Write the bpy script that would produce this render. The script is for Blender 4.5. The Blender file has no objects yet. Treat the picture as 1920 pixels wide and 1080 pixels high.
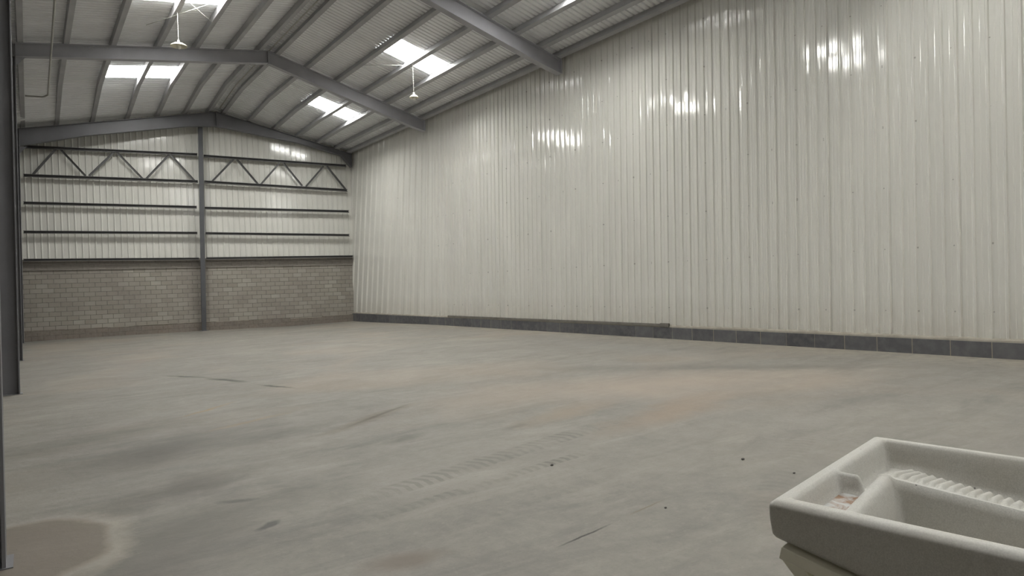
import bpy, bmesh, math, random
from mathutils import Vector, Matrix
random.seed(7)
sc = bpy.context.scene
COL = sc.collection
H = 1.35                       # eye height

# ------------------------------------------------------------------ camera
YAW, PITCH, ROLL, FPX = 0.6152, -0.0095, -0.0357, 1284.49
cy_, sy_, cp_, sp_ = math.cos(YAW), math.sin(YAW), math.cos(PITCH), math.sin(PITCH)
FW = Vector((sy_*cp_, cy_*cp_, sp_)); R0 = Vector((cy_, -sy_, 0)); U0 = R0.cross(FW)
cr_, sr_ = math.cos(ROLL), math.sin(ROLL)
RT = R0*cr_ + U0*sr_; UP = U0*cr_ - R0*sr_
EYE = Vector((0, 0, H))
cam = bpy.data.cameras.new('camera'); camo = bpy.data.objects.new('camera', cam); COL.objects.link(camo)
m = Matrix((RT, UP, -FW)).transposed().to_4x4(); m.translation = EYE
camo.matrix_world = m
cam.sensor_fit = 'HORIZONTAL'; cam.sensor_width = 36; cam.lens = FPX/1920*36
cam.clip_start = .05; cam.clip_end = 200
sc.camera = camo

def on(u, v, n, c):
    """point where the sight line through a photo pixel meets the plane n.P = c"""
    d = FW + RT*((u-960)/FPX) - UP*((v-540)/FPX); n = Vector(n)
    return EYE + d*((c - n.dot(EYE))/n.dot(d))

# ------------------------------------------------------------------ mesh helpers
class MB:
    def __init__(s): s.v = []; s.f = []
    def quad(s, *p):
        b = len(s.v); s.v += [tuple(q) for q in p]; s.f.append(tuple(range(b, b+len(p))))
    def obox(s, c, ax, ay, az):
        """box: centre c, half-extent vectors"""
        c, ax, ay, az = Vector(c), Vector(ax), Vector(ay), Vector(az); b = len(s.v)
        for i in (-1, 1):
            for j in (-1, 1):
                for k in (-1, 1): s.v.append(tuple(c+ax*i+ay*j+az*k))
        for f in ((0,1,3,2),(4,6,7,5),(0,4,5,1),(2,3,7,6),(0,2,6,4),(1,5,7,3)): s.f.append(tuple(b+i for i in f))
    def box(s, x0, x1, y0, y1, z0, z1):
        s.obox(((x0+x1)/2,(y0+y1)/2,(z0+z1)/2), ((x1-x0)/2,0,0), (0,(y1-y0)/2,0), (0,0,(z1-z0)/2))
    def bar(s, p0, p1, up, w, h):
        """rectangular bar from p0 to p1; w across, h along up"""
        p0, p1 = Vector(p0), Vector(p1); d = p1-p0; L = d.length; d.normalize()
        side = d.cross(Vector(up)).normalized(); u = side.cross(d)
        s.obox((p0+p1)/2, d*L/2, side*w/2, u*h/2)
    def ibeam(s, p0, p1, up, depth, fw, tf=.012, tw=.010):
        p0, p1 = Vector(p0), Vector(p1); d = (p1-p0).normalized()
        side = d.cross(Vector(up)).normalized(); u = side.cross(d)
        for k in (-1, 1): s.bar(p0+u*k*(depth/2-tf/2), p1+u*k*(depth/2-tf/2), u, fw, tf)
        s.bar(p0, p1, u, tw, depth-2*tf)
    def channel(s, p0, p1, up, w, h, t=.006, open_=1):
        """C section: web on the -side*open_ side"""
        p0, p1 = Vector(p0), Vector(p1); d = (p1-p0).normalized()
        side = d.cross(Vector(up)).normalized(); u = side.cross(d)
        s.bar(p0-side*open_*(w/2-t/2), p1-side*open_*(w/2-t/2), u, t, h)
        for k in (-1, 1): s.bar(p0+u*k*(h/2-t/2), p1+u*k*(h/2-t/2), u, w-2*t, t)
        for k in (-1, 1): s.bar(p0+u*k*(h/2-.012)+side*open_*(w/2-t/2), p1+u*k*(h/2-.012)+side*open_*(w/2-t/2), u, t, .02)
    def tube(s, pts, r, n=10):
        pts = [Vector(p) for p in pts]; b = len(s.v); prev = None
        for i, p in enumerate(pts):
            d = (pts[min(i+1, len(pts)-1)]-pts[max(i-1, 0)]).normalized()
            a = prev if prev else (Vector((0,0,1)) if abs(d.z) < .9 else Vector((1,0,0)))
            x = (a - d*a.dot(d)).normalized(); prev = x; y = d.cross(x)
            rr = r[i] if isinstance(r, (list, tuple)) else r
            for k in range(n):
                t = 2*math.pi*k/n; s.v.append(tuple(p+x*math.cos(t)*rr+y*math.sin(t)*rr))
        for i in range(len(pts)-1):
            for k in range(n):
                s.f.append((b+i*n+k, b+i*n+(k+1)%n, b+(i+1)*n+(k+1)%n, b+(i+1)*n+k))
        s.f.append(tuple(b+k for k in reversed(range(n)))); s.f.append(tuple(b+(len(pts)-1)*n+k for k in range(n)))
    def lathe(s, prof, c, n=24):
        b = len(s.v); c = Vector(c)
        for r, z in prof:
            for k in range(n):
                t = 2*math.pi*k/n; s.v.append(tuple(c+Vector((r*math.cos(t), r*math.sin(t), z))))
        for i in range(len(prof)-1):
            for k in range(n): s.f.append((b+i*n+k, b+i*n+(k+1)%n, b+(i+1)*n+(k+1)%n, b+(i+1)*n+k))
    def build(s, name, mat, parent=None, smooth=False, bevel=0, origin=None):
        me = bpy.data.meshes.new(name); o_ = Vector(origin) if origin else Vector((0,0,0))
        off = (parent.location if parent else Vector((0,0,0)))+o_ if origin else (parent.matrix_basis.translation if parent else Vector((0,0,0)))
        me.from_pydata([tuple(Vector(v)-off) for v in s.v], [], s.f); me.materials.append(mat)
        bm = bmesh.new(); bm.from_mesh(me); bmesh.ops.recalc_face_normals(bm, faces=bm.faces); bm.to_mesh(me); bm.free()
        if smooth:
            for p in me.polygons: p.use_smooth = True
        o = bpy.data.objects.new(name, me); COL.objects.link(o)
        if parent: o.parent = parent
        else: o.location = off
        if bevel:
            bv = o.modifiers.new('bevel', 'BEVEL'); bv.width = bevel; bv.segments = 2; bv.limit_method = 'ANGLE'
        return o

def tag(o, label, cat, group=None):
    o['label'] = label; o['category'] = cat
    if group: o['group'] = group
    return o
def thing(name, loc, label, cat, group=None):
    o = bpy.data.objects.new(name, None); COL.objects.link(o); o.location = loc; o.empty_display_size = .2
    return tag(o, label, cat, group)
def structure(o): o['kind'] = 'structure'; return o

# ------------------------------------------------------------------ materials
def mat(name):
    mt = bpy.data.materials.new(name); mt.use_nodes = True
    nt = mt.node_tree; return mt, nt, nt.nodes['Principled BSDF']
def N(nt, kind, **kw):
    n = nt.nodes.new(kind)
    for k, v in kw.items():
        if k in n.inputs: n.inputs[k].default_value = v
        else: setattr(n, k, v)
    return n
def L(nt, a, b): nt.links.new(a, b)
def M(nt, op, a, b=None, clamp=False):
    n = nt.nodes.new('ShaderNodeMath'); n.operation = op; n.use_clamp = clamp
    for i, x in enumerate((a, b)):
        if x is None: continue
        if isinstance(x, (int, float)): n.inputs[i].default_value = x
        else: L(nt, x, n.inputs[i])
    return n.outputs[0]
def mix(nt, fac, a, b, mode='MIX'):
    n = nt.nodes.new('ShaderNodeMix'); n.data_type = 'RGBA'; n.blend_type = mode
    for s, x in ((n.inputs[0], fac), (n.inputs[6], a), (n.inputs[7], b)):
        if isinstance(x, (int, float)): s.default_value = x
        elif isinstance(x, tuple): s.default_value = (*x, 1) if len(x) == 3 else x
        else: L(nt, x, s)
    return n.outputs[2]
def ramp(nt, x, a, b):
    n = nt.nodes.new('ShaderNodeMapRange'); n.inputs[1].default_value = a; n.inputs[2].default_value = b
    L(nt, x, n.inputs[0]); return n.outputs[0]
def noise(nt, co, scale, detail=4, rough=.55, dist=0):
    n = N(nt, 'ShaderNodeTexNoise', Scale=scale, Detail=detail, Roughness=rough, Distortion=dist)
    L(nt, co, n.inputs['Vector']); return n.outputs['Fac']
def objco(nt): return nt.nodes.new('ShaderNodeTexCoord').outputs['Object']
def simple(name, c, rough=.5, metal=0, var=.12, scale=3, spec=.5):
    mt, nt, p = mat(name); co = objco(nt)
    f = ramp(nt, noise(nt, co, scale, 5), .3, .7)
    L(nt, mix(nt, f, tuple(x*(1-var) for x in c), tuple(x*(1+var) for x in c)), p.inputs['Base Color'])
    p.inputs['Roughness'].default_value = rough; p.inputs['Metallic'].default_value = metal
    p.inputs['Specular IOR Level'].default_value = spec
    return mt

M_STEEL = simple('grey painted steel', (.145,.145,.155), .5, 0, .10, 2)
M_STEEL_HAZE = simple('grey painted steel lightened by haze', (.37,.37,.395), .5, 0, .10, 2)  # same paint as the columns; skylight haze put into the rafter colour
M_GCOL = simple('slate painted steel', (.070,.072,.078), .5, 0, .10, 2)
M_GIRT = simple('dark painted steel', (.080,.080,.080), .5, 0, .10, 2)
M_PURLIN = simple('grey purlin steel', (.40,.40,.415), .5, 0, .10, 2)
M_GALV = simple('galvanised pipe', (.45,.45,.42), .4, .3, .1, 8)
M_LAMP = simple('cream enamel', (.80,.76,.62), .3, 0, .04, 6)
M_WHITE = simple('white enamel', (.85,.83,.76), .3, 0, .03, 6)
M_WIRE = simple('pale cable', (.65,.64,.60), .5, 0, .03, 6)
M_STAND = simple('cream painted steel', (.80,.775,.66), .5, 0, .10, 9)
M_BATTEN = simple('weathered steel strip', (.17,.16,.14), .6, 0, .2, 5)
M_LEFT = simple('dull grey render', (.18,.172,.158), .8, 0, .15, 2, .2)
M_STONE = simple('dark stone', (.06,.055,.05), .8, 0, .2, 20)

# glossy cream cladding
def cladding(name, base, rough, fasteners):
    mt, nt, p = mat(name); co = objco(nt)
    sep = N(nt, 'ShaderNodeSeparateXYZ'); L(nt, co, sep.inputs[0])
    mp = N(nt, 'ShaderNodeMapping'); mp.inputs['Scale'].default_value = (1, 1, .12); L(nt, co, mp.inputs['Vector'])
    f = ramp(nt, noise(nt, mp.outputs[0], 2.2, 4), .3, .75)
    c = mix(nt, f, tuple(x*.93 for x in base), tuple(x*1.03 for x in base))
    # dusty foot of the sheets
    d = M(nt, 'MULTIPLY', ramp(nt, sep.outputs[2], 1.0, .4), M(nt, 'MULTIPLY', noise(nt, co, 5, 5), .5), True)
    c = mix(nt, d, c, (.40,.36,.29))
    if fasteners:
        # screw heads in rows along the hidden girts
        a = M(nt, 'ABSOLUTE', M(nt, 'SUBTRACT', M(nt, 'FRACT', M(nt, 'MULTIPLY', M(nt, 'ADD', sep.outputs[1], .02), 1/.46)), .5))
        b = M(nt, 'ABSOLUTE', M(nt, 'SUBTRACT', M(nt, 'FRACT', M(nt, 'MULTIPLY', M(nt, 'ADD', sep.outputs[2], .165), 1/.895)), .5))
        wob = M(nt, 'MULTIPLY', M(nt, 'SUBTRACT', noise(nt, co, 1.7, 1), .5), .05)
        r = M(nt, 'SQRT', M(nt, 'ADD', M(nt, 'POWER', M(nt, 'MULTIPLY', M(nt, 'SUBTRACT', M(nt,'ABSOLUTE',M(nt,'SUBTRACT',.5,a)), 0), .46), 2),
                            M(nt, 'POWER', M(nt, 'ABSOLUTE', M(nt, 'ADD', M(nt, 'MULTIPLY', M(nt,'SUBTRACT',.5,b), .895), wob)), 2)))
        c = mix(nt, M(nt, 'MULTIPLY', M(nt, 'LESS_THAN', r, .010), .45), c, (.10,.09,.08))
    L(nt, c, p.inputs['Base Color'])
    rr = M(nt, 'ADD', M(nt, 'MULTIPLY', noise(nt, co, 1.3, 3), .08), rough-.04); L(nt, rr, p.inputs['Roughness'])
    bp = N(nt, 'ShaderNodeBump', Strength=.06, Distance=.02); L(nt, noise(nt, mp.outputs[0], 5, 2), bp.inputs['Height']); L(nt, bp.outputs[0], p.inputs['Normal'])
    return mt
M_WALL = cladding('cream coated cladding', (.70,.695,.645), .085, True)
M_END = cladding('cream gable cladding', (.645,.64,.595), .11, False)
M_ROOF = simple('zinc roof sheet', (.84,.855,.865), .45, 0, .05, 1.5)

# brick
def brick_mat(name, c1, c2, mortar, ang):
    mt, nt, p = mat(name); co = objco(nt)
    mp = N(nt, 'ShaderNodeMapping'); mp.inputs['Rotation'].default_value = (math.pi/2, 0, 0)
    # x along the wall, z up -> (x, z)
    sep = N(nt, 'ShaderNodeSeparateXYZ'); L(nt, co, sep.inputs[0])
    cmb = N(nt, 'ShaderNodeCombineXYZ'); L(nt, M(nt, 'SUBTRACT', sep.outputs[0], M(nt, 'MULTIPLY', sep.outputs[1], ang)), cmb.inputs[0]); L(nt, sep.outputs[2], cmb.inputs[1])
    br = N(nt, 'ShaderNodeTexBrick', Scale=1.0); br.offset = .5
    br.inputs['Mortar Size'].default_value = .008; br.inputs['Mortar Smooth'].default_value = .4
    br.inputs['Brick Width'].default_value = .325; br.inputs['Row Height'].default_value = .150; br.inputs['Bias'].default_value = 0
    br.inputs['Color1'].default_value = (*c1, 1); br.inputs['Color2'].default_value = (*c2, 1); br.inputs['Mortar'].default_value = (*mortar, 1)
    L(nt, cmb.outputs[0], br.inputs['Vector'])
    f = ramp(nt, noise(nt, co, 1.1, 5, .6), .3, .7)
    c = mix(nt, M(nt, 'MULTIPLY', f, .55), br.outputs['Color'], (.20,.175,.16))
    f2 = ramp(nt, noise(nt, co, 14, 4), .35, .75)
    c = mix(nt, M(nt, 'MULTIPLY', f2, .35), c, (.30,.285,.25))
    L(nt, c, p.inputs['Base Color']); p.inputs['Roughness'].default_value = .9; p.inputs['Specular IOR Level'].default_value = .2
    bp = N(nt, 'ShaderNodeBump', Strength=.6, Distance=.01); bp.invert = True
    L(nt, br.outputs['Fac'], bp.inputs['Height']); L(nt, bp.outputs[0], p.inputs['Normal'])
    return mt
M_BRICK = brick_mat('grey concrete brick', (.355,.335,.292), (.26,.242,.21), (.085,.08,.07), .131)
M_BEAM = brick_mat('concrete ring beam', (.235,.22,.195), (.20,.185,.165), (.13,.12,.105), .131)
M_PLINTH = brick_mat('stained footing brick', (.20,.168,.138), (.16,.14,.118), (.10,.09,.075), .131)

# kerb
def kerb_mat():
    mt, nt, p = mat('dark kerb block'); co = objco(nt)
    sep = N(nt, 'ShaderNodeSeparateXYZ'); L(nt, co, sep.inputs[0])
    t = M(nt, 'MULTIPLY', M(nt, 'SUBTRACT', sep.outputs[1], .235), 1/.4915)
    fl_ = M(nt, 'FLOOR', t); fr = M(nt, 'FRACT', t)
    wn = N(nt, 'ShaderNodeTexWhiteNoise', noise_dimensions='1D'); L(nt, fl_, wn.inputs['W'])
    c = mix(nt, wn.outputs['Value'], (.085,.085,.09), (.125,.125,.13))
    c = mix(nt, M(nt, 'MULTIPLY', ramp(nt, noise(nt, co, 9, 5), .4, .75), .5), c, (.20,.20,.20))
    j = M(nt, 'LESS_THAN', M(nt, 'ABSOLUTE', M(nt, 'SUBTRACT', fr, .5)), .49)
    jn = M(nt, 'MULTIPLY', M(nt, 'SUBTRACT', 1, j), M(nt, 'GREATER_THAN', wn.outputs['Value'], .35))
    c = mix(nt, M(nt, 'MULTIPLY', jn, .7), c, (.40,.35,.27))
    L(nt, c, p.inputs['Base Color']); p.inputs['Roughness'].default_value = .85; p.inputs['Specular IOR Level'].default_value = .2
    return mt
M_KERB = kerb_mat()
M_MORTAR = simple('pale mortar fillet', (.33,.305,.26), .9, 0, .15, 6, .2)

# concrete floor
def floor_mat():
    mt, nt, p = mat('worn concrete'); co = objco(nt)
    big = ramp(nt, noise(nt, co, .22, 4, .6, .6), .35, .65)
    midn = ramp(nt, noise(nt, co, .9, 6, .62, .8), .32, .70)
    fine = ramp(nt, noise(nt, co, 7, 6, .65), .3, .72)
    grit = noise(nt, co, 60, 3, .7)
    c = mix(nt, big, (0.192,0.179,0.160), (.238,.223,.197))
    c = mix(nt, M(nt, 'MULTIPLY', midn, .60), c, (0.185,0.180,0.168))
    c = mix(nt, M(nt, 'MULTIPLY', fine, .45), c, (0.302,0.286,0.252))
    sm_ = N(nt, 'ShaderNodeMapping'); sm_.inputs['Rotation'].default_value = (0, 0, .55); sm_.inputs['Scale'].default_value = (.30, 1.25, 1); L(nt, co, sm_.inputs['Vector'])
    st1 = ramp(nt, noise(nt, sm_.outputs[0], 2.0, 7, .68, .7), .50, .70); st2 = ramp(nt, noise(nt, sm_.outputs[0], 3.1, 6, .66, .5), .54, .72)
    c = mix(nt, M(nt, 'MULTIPLY', st1, .55), c, (0.138,0.133,0.124))
    c = mix(nt, M(nt, 'MULTIPLY', st2, .45), c, (0.323,0.302,0.264))
    # pinkish dust lying in wide drifts
    pk = ramp(nt, noise(nt, co, .35, 3, .5, 1.0), .50, .68)
    c = mix(nt, M(nt, 'MULTIPLY', pk, .50), c, (0.293,0.246,0.200))
    c = mix(nt, M(nt, 'MULTIPLY', ramp(nt, grit, .52, .75), .30), c, (0.145,0.136,0.123))
    g3 = noise(nt, co, 22, 5, .75)
    c = mix(nt, M(nt, 'MULTIPLY', ramp(nt, g3, .55, .72), .35), c, (0.153,0.146,0.134))
    c = mix(nt, M(nt, 'MULTIPLY', ramp(nt, g3, .45, .30), .30), c, (0.315,0.297,0.259))
    sep = N(nt, 'ShaderNodeSeparateXYZ'); L(nt, co, sep.inputs[0])
    # dust swept against the kerb
    dk = M(nt, 'MULTIPLY', ramp(nt, sep.outputs[0], 9.2, 10.1), M(nt, 'MULTIPLY', fine, 1.2), True)
    c = mix(nt, dk, c, (0.323,0.293,0.242))
    wobv = N(nt, 'ShaderNodeTexNoise', Scale=2.6, Detail=5, Roughness=.65); L(nt, co, wobv.inputs['Vector'])
    wv = N(nt, 'ShaderNodeVectorMath', operation='SUBTRACT'); L(nt, wobv.outputs['Color'], wv.inputs[0]); wv.inputs[1].default_value = (.5,.5,.5)
    def warped(amt):
        s_ = N(nt, 'ShaderNodeVectorMath', operation='SCALE'); L(nt, wv.outputs[0], s_.inputs[0]); s_.inputs['Scale'].default_value = amt
        a_ = N(nt, 'ShaderNodeVectorMath', operation='ADD'); L(nt, co, a_.inputs[0]); L(nt, s_.outputs[0], a_.inputs[1]); return a_.outputs[0]
    W = {k: warped(k) for k in (.06, .2, .5)}
    def local(x, y, rot, amt):
        mp = N(nt, 'ShaderNodeMapping', vector_type='TEXTURE'); mp.inputs['Location'].default_value = (x, y, 0); mp.inputs['Rotation'].default_value = (0,0,rot)
        L(nt, W[amt], mp.inputs['Vector']); s2 = N(nt, 'ShaderNodeSeparateXYZ'); L(nt, mp.outputs[0], s2.inputs[0]); return s2.outputs[0], s2.outputs[1]
    def stain(c, x, y, a, b, rot, col, st, amt=.2, soft=.6):
        X, Y = local(x, y, rot, amt)
        r = M(nt, 'SQRT', M(nt, 'ADD', M(nt, 'POWER', M(nt, 'ABSOLUTE', M(nt, 'MULTIPLY', X, 1/a)), 2), M(nt, 'POWER', M(nt, 'ABSOLUTE', M(nt, 'MULTIPLY', Y, 1/b)), 2)))
        return mix(nt, M(nt, 'MULTIPLY', ramp(nt, r, 1.0, soft), st), c, col)
    def between(c, p, q, wid, col, st, amt=.06, soft=.2):
        dx, dy = q[0]-p[0], q[1]-p[1]
        return stain(c, (p[0]+q[0])/2, (p[1]+q[1])/2, math.hypot(dx, dy)/2, wid, math.atan2(dy, dx), col, st, amt, soft)
    dark = (.15,.145,.135)
    c = stain(c, .85, 6.6, 1.5, .75, .3, (0.108,0.103,0.092), .75, .5, .1)
    c = stain(c, .2, 7.6, 1.6, .5, .3, (0.114,0.107,0.094), .6, .5, .1)
    c = stain(c, 1.9, 6.5, .9, .22, .3, (0.114,0.107,0.094), .6, .5, .1)
    c = stain(c, .3, 3.7, 1.0, .5, .2, (0.115,0.108,0.094), .6, .5, .1)
    c = stain(c, .80, 5.2, .75, .35, .4, (0.104,0.095,0.081), .75, .5, .15)
    c = stain(c, .7, 4.3, 1.2, .5, .3, (0.112,0.107,0.090), .65, .5, .1)
    c = stain(c, 1.08, 4.02, .11, .05, .7, (0.069,0.066,0.063), .75, .2, .5)
    c = stain(c, 1.06, 4.62, .16, .05, -.5, (0.092,0.086,0.081), .7, .2, .4)
    c = stain(c, 2.62, 5.39, .28, .13, .2, (0.115,0.109,0.098), .6, .2, .3)
    c = stain(c, 2.25, 5.45, .2, .07, .2, (0.127,0.121,0.109), .5, .2, .3)
    c = stain(c, 3.55, 5.05, .18, .07, .2, (0.132,0.121,0.109), .6, .2, .3)
    c = stain(c, 1.45, 3.04, .27, .14, -.2, (0.150,0.118,0.092), .6, .2, .35)
    c = between(c, (1.9, 5.95), (3.6, 6.95), .14, (0.138,0.104,0.075), .55, .2, .1)
    c = between(c, (2.3, 6.15), (3.5, 6.95), .045, (0.086,0.072,0.058), .7, .06, .2)
    c = stain(c, 1.64, 8.45, .55, .05, .7, (0.272,0.176,0.080), .6, .2, .2)
    c = stain(c, 1.8, 7.3, .6, .08, .4, (0.272,0.192,0.112), .45, .2, .2)
    c = stain(c, 6.2, 5.6, 3.4, 1.2, -.5, (.36,.30,.245), .6, .5, .1)
    c = stain(c, 5.0, 4.5, 1.4, .35, .2, (0.264,0.196,0.140), .5, .5, .2)
    c = stain(c, 4.3, 5.2, .9, .3, .2, (0.264,0.200,0.144), .45, .5, .2)
    c = stain(c, 7.6, 5.9, 3.0, .35, -.9, (0.138,0.135,0.127), .5, .5, .2)
    c = stain(c, 8.6, 8.6, 3.6, .6, 1.5, (0.240,0.232,0.216), .5, .5, .2)
    # swept earth at the foot of the near column
    c = stain(c, -.05, 4.5, .56, .74, .1, (.37,.34,.29), .6, .5, .75)
    c = stain(c, -.05, 4.55, .42, .60, .1, (.150,.128,.104), .85, .2, .85)
    # cracks
    crk = (.035,.033,.03)
    c = between(c, (1.75, 12.7), (2.35, 11.4), .07, crk, .85, .2, .3)
    c = between(c, (2.2, 11.6), (2.62, 10.35), .09, crk, .85, .2, .3)
    c = between(c, (2.6, 10.1), (2.9, 9.15), .06, crk, .8, .2, .3)
    c = between(c, (2.08, 2.655), (2.55, 2.715), .012, crk, .9, .06, .3)
    c = between(c, (2.62, 2.74), (3.06, 2.80), .010, (.17,.14,.10), .8, .06, .3)
    # tyre tracks: rows of tread blocks
    def track(c, p, q, wid, pitch, st):
        dx, dy = q[0]-p[0], q[1]-p[1]; Ln = math.hypot(dx, dy); X, Y = local((p[0]+q[0])/2, (p[1]+q[1])/2, math.atan2(dy, dx), .06)
        tread = M(nt, 'GREATER_THAN', M(nt, 'SINE', M(nt, 'ADD', M(nt, 'MULTIPLY', X, 2*math.pi/pitch), M(nt, 'MULTIPLY', M(nt, 'ABSOLUTE', Y), 25))), .1)
        msk = M(nt, 'MULTIPLY', ramp(nt, M(nt, 'ABSOLUTE', Y), wid, wid*.8), ramp(nt, M(nt, 'ABSOLUTE', X), Ln/2, Ln*.3))
        msk = M(nt, 'MULTIPLY', msk, ramp(nt, noise(nt, co, 1.8, 3), .35, .6))
        return mix(nt, M(nt, 'MULTIPLY', M(nt, 'MULTIPLY', msk, M(nt, 'ADD', M(nt, 'MULTIPLY', tread, .7), .3)), st), c, (.135,.127,.114))
    c = track(c, (1.4, 3.68), (3.6, 3.95), .06, .075, .8)
    c = track(c, (1.6, 4.05), (4.2, 4.55), .13, .085, .7)
    c = track(c, (3.0, 2.2), (5.2, 3.2), .10, .08, .3)
    c = track(c, (1.2, 3.2), (3.2, 3.35), .05, .08, .25)
    L(nt, c, p.inputs['Base Color'])
    L(nt, M(nt, 'ADD', M(nt, 'MULTIPLY', midn, .2), .55), p.inputs['Roughness']); p.inputs['Specular IOR Level'].default_value = .25
    bp = N(nt, 'ShaderNodeBump', Strength=.25, Distance=.01); L(nt, fine, bp.inputs['Height']); L(nt, bp.outputs[0], p.inputs['Normal'])
    return mt
M_FLOOR = floor_mat()

# terrazzo sink
def terrazzo():
    mt, nt, p = mat('speckled terrazzo'); co = objco(nt)
    g = noise(nt, co, 420, 2, .7); g2 = noise(nt, co, 120, 3, .6)
    c = mix(nt, ramp(nt, g, .38, .62), (.49,.485,.452), (.60,.59,.555))
    c = mix(nt, M(nt, 'MULTIPLY', ramp(nt, g2, .52, .72), .22), c, (.30,.295,.275))
    c = mix(nt, M(nt, 'MULTIPLY', ramp(nt, noise(nt, co, 9, 4), .4, .75), .25), c, (.44,.40,.32))
    v2 = N(nt, 'ShaderNodeTexVoronoi', Scale=38); L(nt, co, v2.inputs['Vector']); sc2 = N(nt, 'ShaderNodeSeparateColor'); L(nt, v2.outputs['Color'], sc2.inputs[0])
    c = mix(nt, M(nt, 'MULTIPLY', M(nt, 'MULTIPLY', M(nt, 'LESS_THAN', v2.outputs['Distance'], .07), M(nt, 'GREATER_THAN', sc2.outputs[0], .86)), .8), c, (.07,.065,.06))
    L(nt, c, p.inputs['Base Color']); p.inputs['Roughness'].default_value = .6; p.inputs['Specular IOR Level'].default_value = .35
    return mt
M_TERR = terrazzo()
def residue_mat():
    mt, nt, p = mat('rusty residue'); co = objco(nt)
    f = ramp(nt, noise(nt, co, 30, 4, .6, 1), .42, .60)
    c = mix(nt, f, (.52,.53,.52), (.27,.15,.08))
    L(nt, c, p.inputs['Base Color']); p.inputs['Roughness'].default_value = .5
    return mt
M_RES = residue_mat()

def glow(name, col, s):
    mt = bpy.data.materials.new(name); mt.use_nodes = True; nt = mt.node_tree
    p = nt.nodes['Principled BSDF']; p.inputs['Base Color'].default_value = (.8,.8,.78,1)
    p.inputs['Emission Color'].default_value = (*col, 1); p.inputs['Emission Strength'].default_value = s
    return mt
M_SKY = glow('daylit translucent sheet', (1.0,.995,.955), 34)

# ------------------------------------------------------------------ geometry constants
XL, XR, XK = -.138, 10.285, 10.185
RX, RZ = 5.55, 7.845                        # ridge of the rafter tops
def zr(x, y=0):                              # rafter top = purlin seat; the roof dips a little towards the gable
    z = 7.115+(x-0)*(RZ-7.115)/RX if x <= RX else RZ-(x-RX)*(RZ-6.45)/(XR-RX)
    t = min(1, max(0, (y-22.7)/2.6))
    zf = 6.565+.187*x if x <= RX else 7.603-(x-RX)*(7.603-6.45)/(XR-RX)
    return z+(zf-z)*t
SHEET = .155                                  # roof sheet above rafter top
YB = -7.7
def yend(x): return 26.45-.131*x             # gable wall face
NE = (.131, 1, 0); CE = 26.45
def floorz(x, y):
    z = .0137*x-.0020*y
    if y > 18:
        t = min(1, (y-18)/7); t = t*t*(3-2*t)
        pts = [(-3, .0), (0, .0), (1.4, .02), (5.1, .02), (7.8, .0), (10.3, .045), (14, .05)]
        for (a, za), (b, zb) in zip(pts, pts[1:]):
            if a <= x <= b: ze = za+(zb-za)*(x-a)/(b-a)
        z = z*(1-t)+ze*t
    return z

# ------------------------------------------------------------------ setting
fm = MB(); nx, ny = 24, 70
xs = [-1.2+(12.0)*i/nx for i in range(nx+1)]; ys = [YB+(27.6-YB)*j/ny for j in range(ny+1)]
fm.v = [(x, y, floorz(x, y)) for y in ys for x in xs]
fm.f = [(j*(nx+1)+i, j*(nx+1)+i+1, (j+1)*(nx+1)+i+1, (j+1)*(nx+1)+i) for j in range(ny) for i in range(nx)]
structure(fm.build('floor', M_FLOOR, smooth=True))

# right wall: tall ribbed sheets standing on a kerb
def rib_profile():
    """(y, inward depth) along the wall"""
    out = []; y = YB
    P = .1838; k = 0; off = (4.94-YB) % P; y = YB+off-P
    while y < 18.4:
        seam = abs(((y-4.94)/P) % 5) < .2 or abs(((y-4.94)/P) % 5 - 5) < .2
        d = .024
        out += [(y, 0), (y+.012, -.006 if seam else 0), (y+.022, d), (y+.046, d), (y+.066, 0), (y+.115, .0), (y+.122, .004), (y+.134, .004), (y+.141, 0)]
        y += P
    P = .45
    while y < 26.6:
        out += [(y, 0), (y+.05, .035), (y+.17, .035), (y+.25, 0), (y+.36, .0)]; y += P
    return out
def lean(y):
    t = min(1, max(0, (y-17.)/6)); return .13*t*t*(3-2*t)
wb = MB(); prof = rib_profile(); zb, zt = .33, 6.65; lv = [zb, .75, 1.6, 2.5, 3.4, 4.3, 5.2, 6.0, zt]
for y, d in prof:
    kk_ = math.floor((y-4.94+.02)/.1838); random.seed(kk_); tw_ = random.uniform(-.0022, .0022) if y < 18.4 else 0
    fr_ = ((y-4.94+.02)/.1838-kk_)-.5; zo = [random.uniform(-.0014, .0014) for _ in lv]
    for z, q_ in zip(lv, zo): wb.v.append((XR-.05+.19*(z-zb)/(zt-zb)-d+tw_*fr_*2+q_, y+lean(y)*(3.2-z), z))
n = len(lv)
for i in range(len(prof)-1):
    for k in range(n-1): wb.f.append((i*n+k, (i+1)*n+k, (i+1)*n+k+1, i*n+k+1))
structure(wb.build('wall_right', M_WALL))

kb = MB()
for i in range(34):
    y0 = YB+i; y1 = y0+1
    if y0 > 25.2: break
    y1 = min(y1, 25.15)
    f0, f1 = floorz(XK, y0)-.05, floorz(XK, y1)-.05
    a = [(XK, y0, f0), (XK, y1, f1), (XK, y1, .342), (XK, y0, .342)]
    b = [(XR+.12, y0, f0), (XR+.12, y1, f1), (XR+.12, y1, .342), (XR+.12, y0, .342)]
    kb.quad(*a); kb.quad(a[3], a[2], b[2], b[3]); kb.quad(*b)
kerb = structure(kb.build('baseboard_right', M_KERB))
mb = MB(); segs = 130
for i in range(segs+1):
    y = YB+(25.15-YB)*i/segs; j = random.uniform(-.006, .006); k = random.uniform(-.008, .008)
    mb.v += [(XK+.003+k*.2, y, .3405), (XK+.006+k*.3, y, .366+j), (XK+.020+k*.3, y, .386+j), (XR-.045, y, .394+j), (XR+.02, y, .394), (XR+.02, y, .3405)]
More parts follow.
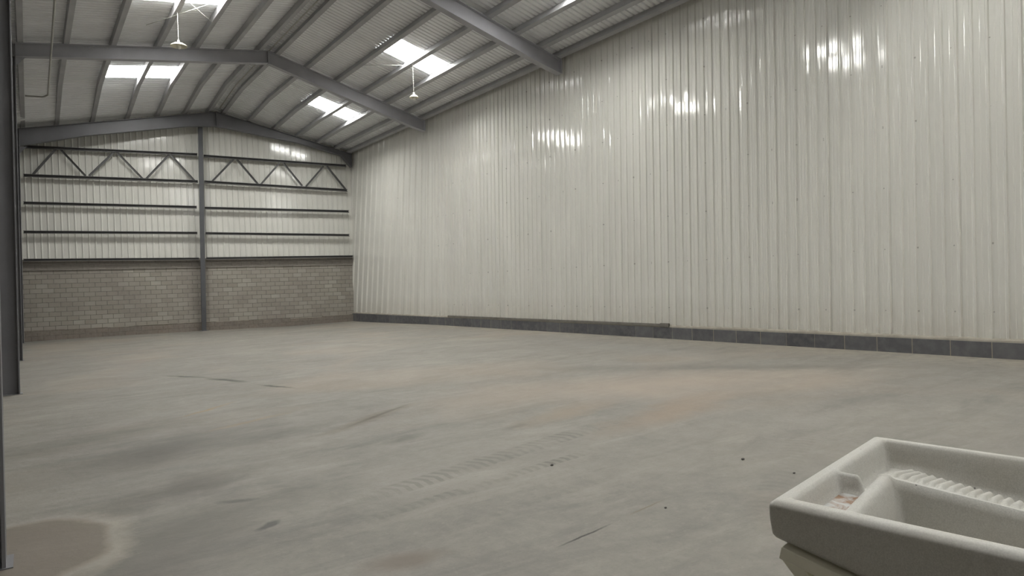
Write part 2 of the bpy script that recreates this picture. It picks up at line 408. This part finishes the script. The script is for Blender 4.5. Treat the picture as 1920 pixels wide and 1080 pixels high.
for i in range(segs):
    for k in range(6): mb.f.append((i*6+k, i*6+(k+1) % 6, (i+1)*6+(k+1) % 6, (i+1)*6+k))
mb.build('mortar_fillet', M_MORTAR, kerb, smooth=False)

# left and rear walls of the shed (behind the columns / behind the viewer)
lw = MB(); lw.box(-.78, -.68, YB, 26.6, -.06, 2.55); y = YB
while y < 26.6:
    lw.quad((-.70, y, 2.55), (-.70, y+.15, 2.55), (-.70, y+.15, 7.25), (-.70, y, 7.25))
    lw.quad((-.70, y+.15, 2.55), (-.67, y+.18, 2.55), (-.67, y+.18, 7.25), (-.70, y+.15, 7.25))
    lw.quad((-.67, y+.18, 2.55), (-.70, y+.21, 2.55), (-.70, y+.21, 7.25), (-.67, y+.18, 7.25)); y += .21
structure(lw.build('wall_left', M_LEFT))
bw = MB(); bw.quad((-.8, YB, -.1), (10.4, YB, -.1), (10.4, YB, 6.7), (RX, YB, 8.1), (-.8, YB, 7.25))
structure(bw.build('wall_rear', M_END))

# gable wall
we = bpy.data.objects.new('wall_end', None); COL.objects.link(we); structure(we)
EX = Vector((1, -.131, 0)).normalized(); EN = Vector((-.131, -1, 0)).normalized()    # along the wall; towards the room
def ep(x, off, z): return Vector((x, yend(x), z))+EN*off
def slab(mb_, x0, x1, z0, z1a, z1b, off, th):
    q = [ep(x0, off, z0), ep(x1, off, z0), ep(x1, off, z1b), ep(x0, off, z1a)]; w = [v-EN*th for v in q]
    mb_.quad(*q); mb_.quad(*reversed(w)); mb_.quad(q[3], q[2], w[2], w[3]); mb_.quad(q[0], w[0], w[1], q[1]); mb_.quad(q[0], q[3], w[3], w[0]); mb_.quad(q[1], w[1], w[2], q[2])
SZ0, SZ1 = 2.585, 2.515                       # wall top left / right
s = MB(); slab(s, -.72, 10.50, -.1, SZ0-.36, SZ1-.31, 0, .2); s.build('brick_base', M_BRICK, we)
s = MB(); slab(s, -.72, 10.30, SZ0-.36, SZ0, SZ1, .035, .235)
s.v = [(x, y, z if z > 2.3 else (SZ0-.36)+(SZ1-.31-SZ0+.36)*(x+.72)/11.02) for x, y, z in s.v]; s.build('ring_beam', M_BEAM, we)
s = MB(); led_ = MB(); x = -.7
while x < 10.2:                               # footing course, uneven mortar ledge
    x1 = min(x+random.uniform(.6, 1.3), 10.25); h = .335-.006*x+random.uniform(-.02, .02); o = .05+random.uniform(-.012, .012)
    slab(s, x, x1, -.1, h, h, o, o+.05)
    if random.random() < .65: slab(led_, x+random.uniform(0, .2), x1-random.uniform(0, .2), h-.004, h+.014, h+.014, o+.012, .05)
    x = x1
s.build('footing_course', M_PLINTH, we)
led_.build('mortar_ledge', M_MORTAR, we)
s = MB(); x = -.72; zt_ = lambda x: zr(min(max(x, -.7), 10.285), yend(x))+SHEET
prof = []
while x < 10.52:
    prof += [(x, 0), (x+.016, .022), (x+.040, .022), (x+.058, 0), (x+.12, 0)]; x += .1838
for x, d in prof:
    s.v += [tuple(ep(min(x, 10.52), -.07+d, 2.45)), tuple(ep(min(x, 10.52), -.07+d, zt_(x)+.01))]
for i in range(len(prof)-1): s.f.append((2*i, 2*i+2, 2*i+3, 2*i+1))
s.build('cladding_sheet', M_END, we)

# roof sheets, ribs running down the slope, with openings for the skylights
SKY_R = [(20.97, 22.02), (15.18, 16.19), (9.40, 10.42), (3.53, 4.55), (-2.34, -1.32)]
SKY_L = [(21.17, 22.38), (15.15, 16.19), (9.40, 10.42), (3.53, 4.55), (-2.34, -1.32)]
XSR, XSL = (7.56, 8.97), (1.98, 3.68)
def rprof(y0, y1, P=.145):
    out = []; k = math.floor(y0/P)
    while k*P < y1:
        y = k*P
        for dy, d in ((0, 0), (.070, 0), (.080, .032), (.110, .032), (.120, 0)):
            if y0 <= y+dy <= y1: out.append((y+dy, d))
        k += 1
    return out
def zs(x, y=0): return zr(x, y)+SHEET
def sheet(mb_, xa, xb, y0, y1, dz=0):
    pr_ = [(y0, 0)]+rprof(y0+.001, y1-.001)+[(y1, 0)]; b = len(mb_.v)
    for y, d in pr_: mb_.v += [(xa, y, zs(xa, y)+d+dz), (xb, y, zs(xb, y)+d+dz)]
    for i in range(len(pr_)-1): mb_.f.append((b+2*i, b+2*i+1, b+2*i+3, b+2*i+2))
rf = MB(); YT = 26.75
for side, (xa, xb), skys in (('L', XSL, SKY_L), ('R', XSR, SKY_R)):
    lo, hi = (-.85, RX) if side == 'L' else (RX, 10.6)
    sheet(rf, lo, xa, YB-.2, YT); sheet(rf, xb, hi, YB-.2, YT)
    cuts = sorted(skys); y = YB-.2
    for (a, b) in cuts: sheet(rf, xa, xb, y, a); y = b
    sheet(rf, xa, xb, y, YT)
structure(rf.build('ceiling', M_ROOF))

# ------------------------------------------------------------------ skylights
names = ['farthest', 'second farthest', 'third', 'fourth', 'fifth']
for side, (xa, xb), skys in (('left', XSL, SKY_L), ('right', XSR, SKY_R)):
    for i, (a, b) in enumerate(skys):
        s = MB(); sheet(s, xa, xb, a, b)
        o = s.build('skylight', M_SKY, origin=((xa+xb)/2, (a+b)/2, zs((xa+xb)/2, (a+b)/2)))
        lab = {('left', 0): 'white glowing roof skylight on the left slope beyond the middle roof beam',
               ('left', 1): 'white glowing roof skylight cut by the top edge of the photo above the hanging lamp',
               ('right', 0): 'white glowing roof skylight on the right slope, smaller one beyond the middle roof beam',
               ('right', 1): 'white glowing roof skylight on the right slope, larger one with a hanging lamp below'}.get((side, i),
               'glowing roof skylight on the %s slope, %s from the gable wall' % (side, names[i]))
        tag(o, lab, 'skylight', 'roof skylights')

# ------------------------------------------------------------------ portal frames
def poly_rafter(mb_, pts_bot, pts_top, yf, fw=.18, tw=.012, tf=.014):
    """plate rafter: web between two polylines of (x,z) plus flanges; yf(x) gives the plane"""
    for (p, q, r, t) in zip(pts_bot, pts_bot[1:], pts_top, pts_top[1:]):
        for k in (-1, 1):
            w = [(p[0], yf(p[0])+k*tw/2, p[1]), (q[0], yf(q[0])+k*tw/2, q[1]), (t[0], yf(t[0])+k*tw/2, t[1]), (r[0], yf(r[0])+k*tw/2, r[1])]
            mb_.quad(*w)
        for a, b, sg in ((p, q, 1), (r, t, -1)):
            A = Vector((a[0], yf(a[0]), a[1])); B = Vector((b[0], yf(b[0]), b[1])); d = (B-A).normalized()
            sd = Vector((0, 1, 0)); sd = (sd-d*sd.dot(d)).normalized(); u = d.cross(sd); u = u if u.z > 0 else -u
            mb_.obox((A+B)/2+u*sg*tf/2, (B-A)/2, sd*fw/2, u*tf/2)
def frame(yc, yf, botL, botR, topL, topR, label, rafters=True, haunch=6.12, fw=.2, rm=None):
    rm = rm or M_STEEL_HAZE
    fz = floorz(XL, yc)
    t = thing('portal_frame', (XL-.18, yc, fz), label, 'steel frame', 'steel portal frames')
    c = MB(); zt = zr(XL, yc)-.02; tp = .10 if rafters else 0      # column tapers wider towards the knee
    for k in (-1, 1):
        c.quad((XL-.36, yc+k*.005, fz), (XL, yc+k*.005, fz), (XL+tp, yc+k*.005, zt), (XL-.36, yc+k*.005, zt))
    for x0, x1, sg in ((XL-.36, XL-.36, -1), (XL, XL+tp, 1)):
        A = Vector((x0-sg*.008, yc, fz)); B = Vector((x1-sg*.008, yc, zt)); d = (B-A).normalized(); n_ = Vector((d.z, 0, -d.x))
        c.obox((A+B)/2, (B-A)/2, (0, fw/2, 0), n_*.008)
    c.build('column', M_STEEL, t)
    b = MB(); b.box(XL-.37, XL+.03, yc-.11, yc+.11, fz-.004, fz+.006)
    b.build('base_plate', M_STEEL, t)
    if rafters:
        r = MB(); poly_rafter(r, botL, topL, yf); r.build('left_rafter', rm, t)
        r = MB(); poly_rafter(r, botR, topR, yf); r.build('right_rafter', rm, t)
        x, z0 = botR[-1]; z1 = topR[-1][1]
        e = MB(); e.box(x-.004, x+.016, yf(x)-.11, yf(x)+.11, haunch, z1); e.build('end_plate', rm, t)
        a = MB(); xb_, zb_ = botR[0]; za = topR[0][1]
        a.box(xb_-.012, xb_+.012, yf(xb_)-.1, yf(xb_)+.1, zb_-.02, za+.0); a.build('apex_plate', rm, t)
        g = MB()                               # triangular knee gusset
        k_ = XL+.085; g.quad((k_, yc-.006, botL[0][1]-.2), (k_, yc-.006, botL[0][1]), (k_+.2, yc-.006, botL[0][1]+.03)); g.quad((k_, yc+.006, botL[0][1]-.2), (k_+.2, yc+.006, botL[0][1]+.03), (k_, yc+.006, botL[0][1]))
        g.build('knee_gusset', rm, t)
    return t
def stdframe(y, label, hz=6.12):
    botL = [(XL, 6.79), (3.5, 7.245), (RX, 7.50)]; topL = [(XL, zr(XL)), (3.5, zr(3.5)), (RX, RZ)]
    botR = [(RX, 7.50), (7.6, zr(7.6)-.36), (9.7, zr(9.7)-.36), (10.26, hz)]; topR = [(RX, RZ), (7.6, zr(7.6)), (9.7, zr(9.7)), (10.26, zr(10.26))]
    return frame(y, lambda x: y, botL, botR, topL, topR, label, True, hz)
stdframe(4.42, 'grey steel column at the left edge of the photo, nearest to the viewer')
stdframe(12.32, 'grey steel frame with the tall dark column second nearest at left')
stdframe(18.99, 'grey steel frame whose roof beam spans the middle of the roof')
yg = lambda x: 25.70-.075*x
NG = (.075, 1, 0); CG = 25.70
gb = lambda u, v: (lambda P: (P.x, P.z))(on(u, v, NG, CG))
bl = [gb(45, 273), gb(160, 255), gb(350, 237.5), (RX, gb(392, 237)[1]+.01)]; bl[0] = (XL, bl[0][1]-.05)
brr = [bl[-1], gb(500, 257), gb(560, 269), gb(640, 292.5), (10.26, 5.93)]
def z_at(x): return zr(x, yg(x))-.01
frame(25.70, yg, bl, brr, [(x, z_at(x)) for x, z in bl], [(x, z_at(x)) for x, z in brr],
      'grey steel frame standing against the far gable wall', True, 5.93, rm=M_STEEL)

# ------------------------------------------------------------------ purlins
PUR = [(.06, 'roof purlin low on the left slope, along the left wall'), (.94, 'roof purlin on the left slope, second up from the left wall'),
       (1.90, 'roof purlin along the lower edge of the left skylights'), (2.88, 'roof purlin crossing the middle of the left skylights'),
       (3.76, 'roof purlin along the upper edge of the left skylights'), (4.60, 'roof purlin on the left slope, second down from the ridge'),
       (5.36, 'roof purlin at the ridge, left one of the close pair'), (5.80, 'roof purlin at the ridge, right one of the close pair'),
       (6.62, 'roof purlin on the right slope, second down from the ridge'), (7.49, 'roof purlin along the upper edge of the right skylights'),
       (8.30, 'roof purlin crossing the middle of the right skylights'), (9.04, 'roof purlin along the lower edge of the right skylights'),
       (9.72, 'roof purlin on the right slope, second up from the right wall'), (10.20, 'roof purlin along the top of the tall right wall')]
for x, lab in PUR:
    sl = (RZ-7.115)/RX if x < RX else -(RZ-6.45)/(XR-RX)
    up = Vector((-sl, 0, 1)).normalized(); h = SHEET-.012
    c = Vector((x, 0, zr(x)))+up*(h/2+.003)
    s = MB(); dz_ = zr(x, 25.3)-zr(x); ye_ = yend(x)-.02
    s.channel((c.x, YB, c.z), (c.x, 22.7, c.z), up, .11, h, .005, 1)
    s.channel((c.x, 22.7, c.z), (c.x, ye_, c.z+dz_*min(1, (ye_-22.7)/2.6)), up, .11, h, .005, 1)
    o = s.build('roof_purlin', M_PURLIN, origin=(c.x, 9, c.z)); tag(o, lab, 'purlin', 'roof purlins')

# ------------------------------------------------------------------ gable steelwork
OFFG = .16                                    # steel stands this far in front of the gable wall face
def gp(u, v, off=OFFG):
    return on(u, v, NE, CE-off*math.hypot(.131, 1))
pt_, pb_ = gp(375.5, 236, .2), gp(382.5, 617.5, .2)
zf_ = floorz(pb_.x, pb_.y)
gc = thing('gable_column', (pb_.x, pb_.y, zf_), 'dark grey steel column standing at the middle of the gable wall', 'column')
s = MB(); s.ibeam((pb_.x, pb_.y, zf_+.008), (pt_.x, pt_.y, pt_.z+.05), -EN, .20, .14, .012, .009); s.build('shaft', M_GCOL, gc)
s = MB(); s.obox((pb_.x, pb_.y, zf_+.005), EX*.14, EN*.14, (0, 0, .006)); s.build('base_plate', M_STEEL, gc)
def girt(a, b, name, label, cat, grp, h=.085, dz=0):
    A, B = gp(*a), gp(*b); A.z += dz; B.z += dz
    s = MB(); s.channel(A, B, (0, 0, 1), .10, h, .006, 1)
    o = s.build(name, M_GIRT, origin=(A+B)/2); return tag(o, label, cat, grp)
girt((44, 380.5), (369, 388.5), 'girt', 'upper plain wall rail left of the gable column', 'rail', 'gable wall rails')
girt((384, 390), (654, 396.5), 'girt', 'upper plain wall rail right of the gable column', 'rail', 'gable wall rails')
girt((44, 435), (370, 437), 'girt', 'lower plain wall rail left of the gable column', 'rail', 'gable wall rails')
girt((385, 437.5), (655, 441), 'girt', 'lower plain wall rail right of the gable column', 'rail', 'gable wall rails')
girt((44, 487.5), (373, 485), 'sill_channel', 'steel channel along the top of the brick wall left of the gable column', 'rail', 'sill channels', .075)
girt((387, 484.5), (662, 480.5), 'sill_channel', 'steel channel along the top of the brick wall right of the gable column', 'rail', 'sill channels', .075)
def truss(tops, bots, diags, label):
    A, B = gp(*tops[0]), gp(*tops[1]); C, D = gp(*bots[0]), gp(*bots[1])
    t = thing('wind_truss', (A+B)/2, label, 'truss', 'gable wall trusses')
    s = MB(); s.channel(A, B, (0, 0, 1), .09, .09, .006, 1); s.build('top_chord', M_GIRT, t)
    s = MB(); s.channel(C, D, (0, 0, 1), .09, .09, .006, 1); s.build('bottom_chord', M_GIRT, t)
    for p, q in diags:
        s = MB(); P, Q = gp(*p), gp(*q); d = (Q-P).normalized(); P -= d*.03; Q += d*.03
        w_ = EN.cross(d).normalized()
        s.bar(P-w_*.02, Q-w_*.02, EN, .06, .006); s.bar(P+EN*.025+w_*.01, Q+EN*.025+w_*.01, EN, .006, .05); s.build('diagonal', M_GIRT, t)
    return t
truss([(44, 275), (370, 290)], [(44, 328.8), (371, 340.5)],
      [((62.5,325),(102.5,280)), ((115,280),(160,328)), ((167.5,328),(212.5,285)), ((221,286),(267.5,334)), ((274,334),(316,290)), ((321,290),(365,338))],
      'dark steel zigzag truss on the gable wall left of its column')
truss([(382, 292.5), (649, 311)], [(383, 340.8), (651, 357)],
      [((397.5,339),(436,299)), ((446,300),(483.8,344.5)), ((488.8,344.5),(522.5,306)), ((532.5,306),(566,347)), ((573.8,348),(605,312)), ((613.8,312),(647.5,353.8))],
      'dark steel zigzag truss on the gable wall right of its column')

# ------------------------------------------------------------------ lamps, conduits, rods
def px(P):
    d = Vector(P)-EYE; z = d.dot(FW); return 960+FPX*d.dot(RT)/z, 540-FPX*d.dot(UP)/z
def lamp(x, u, v, rad, drop_to, label):
    lo, hi = 8., 24.                          # find the point on the purlin line above the lamp
    for _ in range(50):
        y = (lo+hi)/2; z0, z1 = 3., 8.
        for _ in range(40):
            z = (z0+z1)/2
            if px((x, y, z))[1] > v: z0 = z
            else: z1 = z
        if (px((x, y, z))[0] > u): lo = y
        else: hi = y
    ztop = zr(x)+.004
    t = thing('pendant_lamp', (x, y, ztop), label, 'lamp', 'pendant lamps')
    s = MB(); s.tube([(x, y, ztop), (x, y, (ztop+z)/2), (x, y, z+.09)], .004, 8); s.build('cable', M_WIRE, t)
    s = MB(); s.lathe([(0, .10), (.022, .10), (.028, .05), (.04, .042), (rad*.55, .03), (rad*.9, -.01), (rad, -.035), (rad*.97, -.035), (rad*.86, -.005), (rad*.5, .02), (.0, .03)], (x, y, z), 28); s.build('lamp_shade', M_LAMP, t, smooth=True)
    s = MB(); s.lathe([(0, .03), (.022, .025), (.03, 0), (.045, -.03), (.05, -.055), (.035, -.085), (0, -.098)], (x, y, z), 20); s.build('bulb', M_WHITE, t, smooth=True)
    print('lamp', label, x, y, z)
lamp(2.88, 335, 84, .175, 0, 'cream pendant lamp hanging under the left roof slope on a long cable')
lamp(8.30, 776, 181, .12, 0, 'small pale pendant lamp hanging near the right wall below a skylight')

s = MB(); q0 = on(103, 0, (0, 0, 1), 6.8); q1 = on(90, 178, (0, 0, 1), 6.8); q2 = on(84, 182.5, (0, 0, 1), 6.76); q3 = on(47, 182.5, (0, 0, 1), 6.76)
s.tube([(q0.x, 8, 6.8), (q0.x, q0.y, 6.8), (q1.x, q1.y, 6.8), (q2.x, q2.y, 6.785), (q2.x-.05, q2.y+.03, 6.77), (q3.x, q2.y+.05, 6.76)], .022, 10)
cd = s.build('conduit', M_GALV, origin=(q1.x, q1.y, 6.8), smooth=True); tag(cd, 'pale pipe hung below the left purlins, bent towards the left wall', 'pipe')
s = MB(); s.box(q2.x-.16, q2.x-.06, q2.y-.02, q2.y+.1, 6.72, 6.82); s.build('junction_box', M_GALV, cd).matrix_parent_inverse = cd.matrix_basis.inverted()
s = MB(); rz_ = RZ+.03; s.tube([(5.60, YB+.1, rz_), (5.60, 22.6, rz_), (5.60, 24.9, zr(5.6, 24.9)+.03)], .018, 8)
tag(s.build('conduit', M_GALV, origin=(5.60, 10, rz_), smooth=True), 'thin pale pipe running between the two ridge purlins', 'pipe')

def rod(a, b, side, label, drop=.02):
    if side == 'L': n_ = (-(RZ-7.115)/RX, 0, 1); c_ = 7.115-drop
    else: n_ = ((RZ-6.45)/(XR-RX), 0, 1); c_ = RZ+(RZ-6.45)/(XR-RX)*RX-drop
    A, B = on(*a, n_, c_), on(*b, n_, c_)
    s = MB(); s.tube([A, (A+B)/2, B], .007, 8); tag(s.build('bracing_rod', M_GALV, origin=(A+B)/2), label, 'rod', 'thin roof rods')
rod((274, 47), (392, 8), 'L', 'thin bright rod slanting across the lamp cable under the left skylight')
rod((347, -2), (399, 43), 'L', 'thin bright rod running down to the right beside the left skylight', .06)
rod((682, 122), (757, 122.5), 'R', 'thin bright rod left of the larger right skylight')

# ------------------------------------------------------------------ strip lying on the kerb
a = on(842, 596.5, (1, 0, 0), XR-.06); b = on(1257, 605.5, (1, 0, 0), XR-.06)
s = MB(); s.bar((XR-.092, b.y, .385), (XR-.092, a.y, .385), (0, 0, 1), .03, .05)
s.bar((XR-.098, b.y, .39), (XR-.098, b.y+.22, .39), (0, 0, 1), .034, .07)
tag(s.build('batten', M_BATTEN, origin=(XR-.058, (a.y+b.y)/2, .397)), 'long thin grey strip lying on the kerb at the foot of the right wall', 'strip')

# ------------------------------------------------------------------ pebbles
for (u, v, r, lab) in [(1035, 873, .010, 'dark pebble alone on the open floor, farthest from the sink'), (1393, 862, .011, 'dark pebble on the floor behind and left of the sink'),
                       (1248, 953, .007, 'tiny dark pebble near the end of the straight floor crack'), (1489, 888, .008, 'tiny dark pebble just left of the sink rim')]:
    P = on(u, v, (-.0137, .0020, 1), 0); bm = bmesh.new(); bmesh.ops.create_icosphere(bm, subdivisions=2, radius=r)
    for w in bm.verts: w.co = Vector((w.co.x*1.3, w.co.y, w.co.z*.6))*(1+random.uniform(-.15, .15))
    me = bpy.data.meshes.new('pebble'); bm.to_mesh(me); bm.free(); me.materials.append(M_STONE)
    o = bpy.data.objects.new('pebble', me); COL.objects.link(o); o.location = P+Vector((0, 0, r*.5)); tag(o, lab, 'stone')

# ------------------------------------------------------------------ laundry sink
SO = Vector((0, 0, H)); d_ = FW+RT*((1442-960)/FPX)-UP*((936-540)/FPX); SO = EYE+d_*((.95-H)/d_.z)
SU = Vector((.981, .194, .001)).normalized(); SN = Vector((.004, -.023, 1)); SN = (SN-SU*SN.dot(SU)).normalized(); SV = SU.cross(SN)
SV = SV if SV.y < 0 else -SV
WU, LV = .60, .92
def S(u, v, h): return SO+SU*u+SV*v+SN*h
def smax(a, b, k):
    t = max(k-abs(a-b), 0)/k; return max(a, b)+t*t*k*.25
def ridge(d, top, hw, slope=5., r=.011):
    e = max(0, d-hw+r); return top-slope*(math.sqrt(e*e+r*r)-r)
def segd(u, v, a, b):
    au, av = a; bu, bv = b; t = ((u-au)*(bu-au)+(v-av)*(bv-av))/((bu-au)**2+(bv-av)**2); t = min(1, max(0, t)); return math.hypot(u-au-t*(bu-au), v-av-t*(bv-av))
def wash(u, v): return -(.014+.08*max(0, v-.10)) - (u-.315)*(.17+.3*min(max(0, v-.03), .5))
def hgt(u, v):
    e = 0.
    # outer rim
    h = -.40
    r_ = .012; a_, b_ = min(u, WU-u), min(v, LV-v)
    dr = r_-math.hypot(r_-a_, r_-b_) if a_ < r_ and b_ < r_ else min(a_, b_)
    dr = max(dr, 0)
    h = max(h, ridge(abs(dr-.019), 0, .020, 5 if dr > .019 else 1.6, .012))
    h = smax(h, ridge(segd(u, v, (.022, .125), (.315, .102)), -.003-.030*max(0, u-.03), .018), .012)     # divider between tray and tub
    h = smax(h, ridge(segd(u, v, (.258, .020), (.258, .066)), -.004, .013), .008)                           # short stub of the soap tray
    # plateaus
    if True:
        pl = wash(max(u, .315), max(v, .09)) - 5*max(0, .315-u) - 5*max(0, .085-v) - 5*max(0, v-.80)
        h = smax(h, pl, .014)
        ch = -.058 - 5*max(0, v-.115) - 5*max(0, .24-u); h = smax(h, ch, .01)
        tr = -.041 - 5*max(0, v-.12) - 5*max(0, u-.30); h = smax(h, tr, .01)
        h = min(h, 0)
        tub = -(.115+.19*min(v, .85)); h = smax(h, tub, .03)
    return h
nu, nv = 110, 168
s = MB()
us = [WU*i/nu for i in range(nu+1)]; vs = [LV*j/nv for j in range(nv+1)]
def rc(u, v, r=.008):                         # round the plan corners
    cu = min(max(u, r), WU-r); cv = min(max(v, r), LV-r); du, dv = u-cu, v-cv
    if du and dv:
        m_ = max(abs(du), abs(dv)); k = m_/math.hypot(du, dv); return cu+du*k, cv+dv*k
    return u, v
for v in vs:
    for u in us:
        uu, vv = rc(u, v); s.v.append(tuple(S(uu, vv, hgt(uu, vv))))
W_ = nu+1
for j in range(nv):
    for i in range(nu): s.f.append((j*W_+i, j*W_+i+1, (j+1)*W_+i+1, (j+1)*W_+i))
ring = [(i, 0) for i in range(nu)]+[(nu, j) for j in range(nv)]+[(i, nv) for i in range(nu, 0, -1)]+[(0, j) for j in range(nv, 0, -1)]
def bottom(v): return .071+.215*max(0, v-.005) if v < .75 else .071+.215*.745
loops = [[j*W_+i for i, j in ring]]
for (fr, ins) in ((.0, -.0), (.22, -.002), (.5, -.001), (.86, .002), (.95, .006), (1.0, .016)):
    lp = []
    for i, j in ring:
        u, v = us[i], vs[j]
        if fr == 0: uu, vv = rc(u, v); hh = hgt(uu, vv)-.004; uu += -.0022*(u < .001)+.0022*(u > WU-.001); vv += -.0022*(v < .001)+.0022*(v > LV-.001)
        else:
            uu, vv = rc(u, v); uu = ins+(uu)*(WU-2*ins)/WU; vv = ins+vv*(LV-2*ins)/LV; hh = -bottom(v)*fr
        s.v.append(tuple(S(uu, vv, hh))); lp.append(len(s.v)-1)
    loops.append(lp)
for a_, b_ in zip(loops, loops[1:]):
    for k in range(len(ring)): s.f.append((a_[k], a_[(k+1) % len(ring)], b_[(k+1) % len(ring)], b_[k]))
# underside
cx_ = len(s.v); s.v.append(tuple(S(WU/2, LV/2, -.19)))
for k in range(len(ring)): s.f.append((loops[-1][(k+1) % len(ring)], loops[-1][k], cx_))
sink = thing('laundry_sink', SO, 'speckled grey terrazzo laundry sink with washboard, tub and soap tray', 'sink')
s.build('basin', M_TERR, sink, smooth=True)
w = MB(); v = .102
NV_, NU_ = 380, 22
for j in range(NV_+1):                        # rounded scrubbing ribs with narrow grooves between
    v = .098+(.78-.098)*j/NV_; ph = abs(math.sin(math.pi*(v-.098)/.0170))
    for i in range(NU_+1):
        t = i/NU_; u = .330+t*.215; f_ = min(1, t*5)*min(1, (1-t)*6)
        vs_ = v-.075*(u-.33)*min(1, (v-.098)/.05); w.v.append(tuple(S(u, vs_, wash(u, vs_)-.004+f_*(.0015+.012*ph**.55))))
for j in range(NV_):
    for i in range(NU_): w.f.append((j*(NU_+1)+i, j*(NU_+1)+i+1, (j+1)*(NU_+1)+i+1, (j+1)*(NU_+1)+i))
w.build('washboard', M_TERR, sink, smooth=True)
w = MB(); kk = 12
for j in range(kk+1):
    for i in range(kk+1):
        u = .040+.20*i/kk; v = .030+.085*j/kk; w.v.append(tuple(S(u, v, hgt(u, v)+.0012)))
for j in range(kk):
    for i in range(kk):
        if hgt(.040+.20*(i+.5)/kk, .030+.085*(j+.5)/kk) < -.033: w.f.append((j*13+i, j*13+i+1, (j+1)*13+i+1, (j+1)*13+i))
o = w.build('soap_residue', M_RES, sink, smooth=True); o['label'] = 'white and rust coloured residue in the soap tray'

# stand: two rails on crossing splayed legs
stand = thing('sink_stand', (S(.3, .4, 0).x, S(.3, .4, 0).y, floorz(1.4, .4)), 'cream painted trestle stand carrying the terrazzo sink', 'stand')
def under(u, v, dz=0): return S(u, v, -bottom(v)-.004+dz)
for u in (.009, .591):
    w = MB(); w.bar(under(u, .022, -.008), under(u, .73, -.008), SN, .036, .022); w.build('rail', M_STAND, stand, bevel=.002)
def leg(u, va, vb, ub):
    w = MB(); A = under(u, va, -.010); B = S(ub, vb, 0); B.z = floorz(B.x, B.y)+.02
    w.bar(A, B, SU, .026, .030); w.build('leg', M_STAND, stand, bevel=.003)
    w = MB(); w.box(B.x-.03, B.x+.03, B.y-.03, B.y+.03, floorz(B.x, B.y)-.002, floorz(B.x, B.y)+.03); w.build('foot', M_STAND, stand, bevel=.004)
for u, o_ in ((.012, 1), (.588, -1)):
    leg(u, .030, .74, u); leg(u+o_*.038, .70, .0, u+o_*.038)
for v in (.06, .70):
    w = MB(); w.bar(under(.04, v, -.04), under(.56, v, -.04), SN, .03, .03); w.build('cross_bar', M_STAND, stand, bevel=.003)

# ------------------------------------------------------------------ world and view
wd = bpy.data.worlds.new('world'); sc.world = wd; wd.use_nodes = True
nt = wd.node_tree; bg = nt.nodes['Background']
sk = nt.nodes.new('ShaderNodeTexSky'); sk.sky_type = 'NISHITA'; sk.sun_disc = False; sk.sun_elevation = math.radians(50); nt.links.new(sk.outputs[0], bg.inputs[0]); bg.inputs[1].default_value = .1
sc.view_settings.view_transform = 'Standard'; sc.view_settings.look = 'None'; sc.view_settings.gamma = 1; sc.view_settings.use_curve_mapping = False
sc.view_settings.exposure = 0.0
sc.cycles.max_bounces = 12; sc.cycles.diffuse_bounces = 8; sc.cycles.glossy_bounces = 4
sc.cycles.use_denoising = True
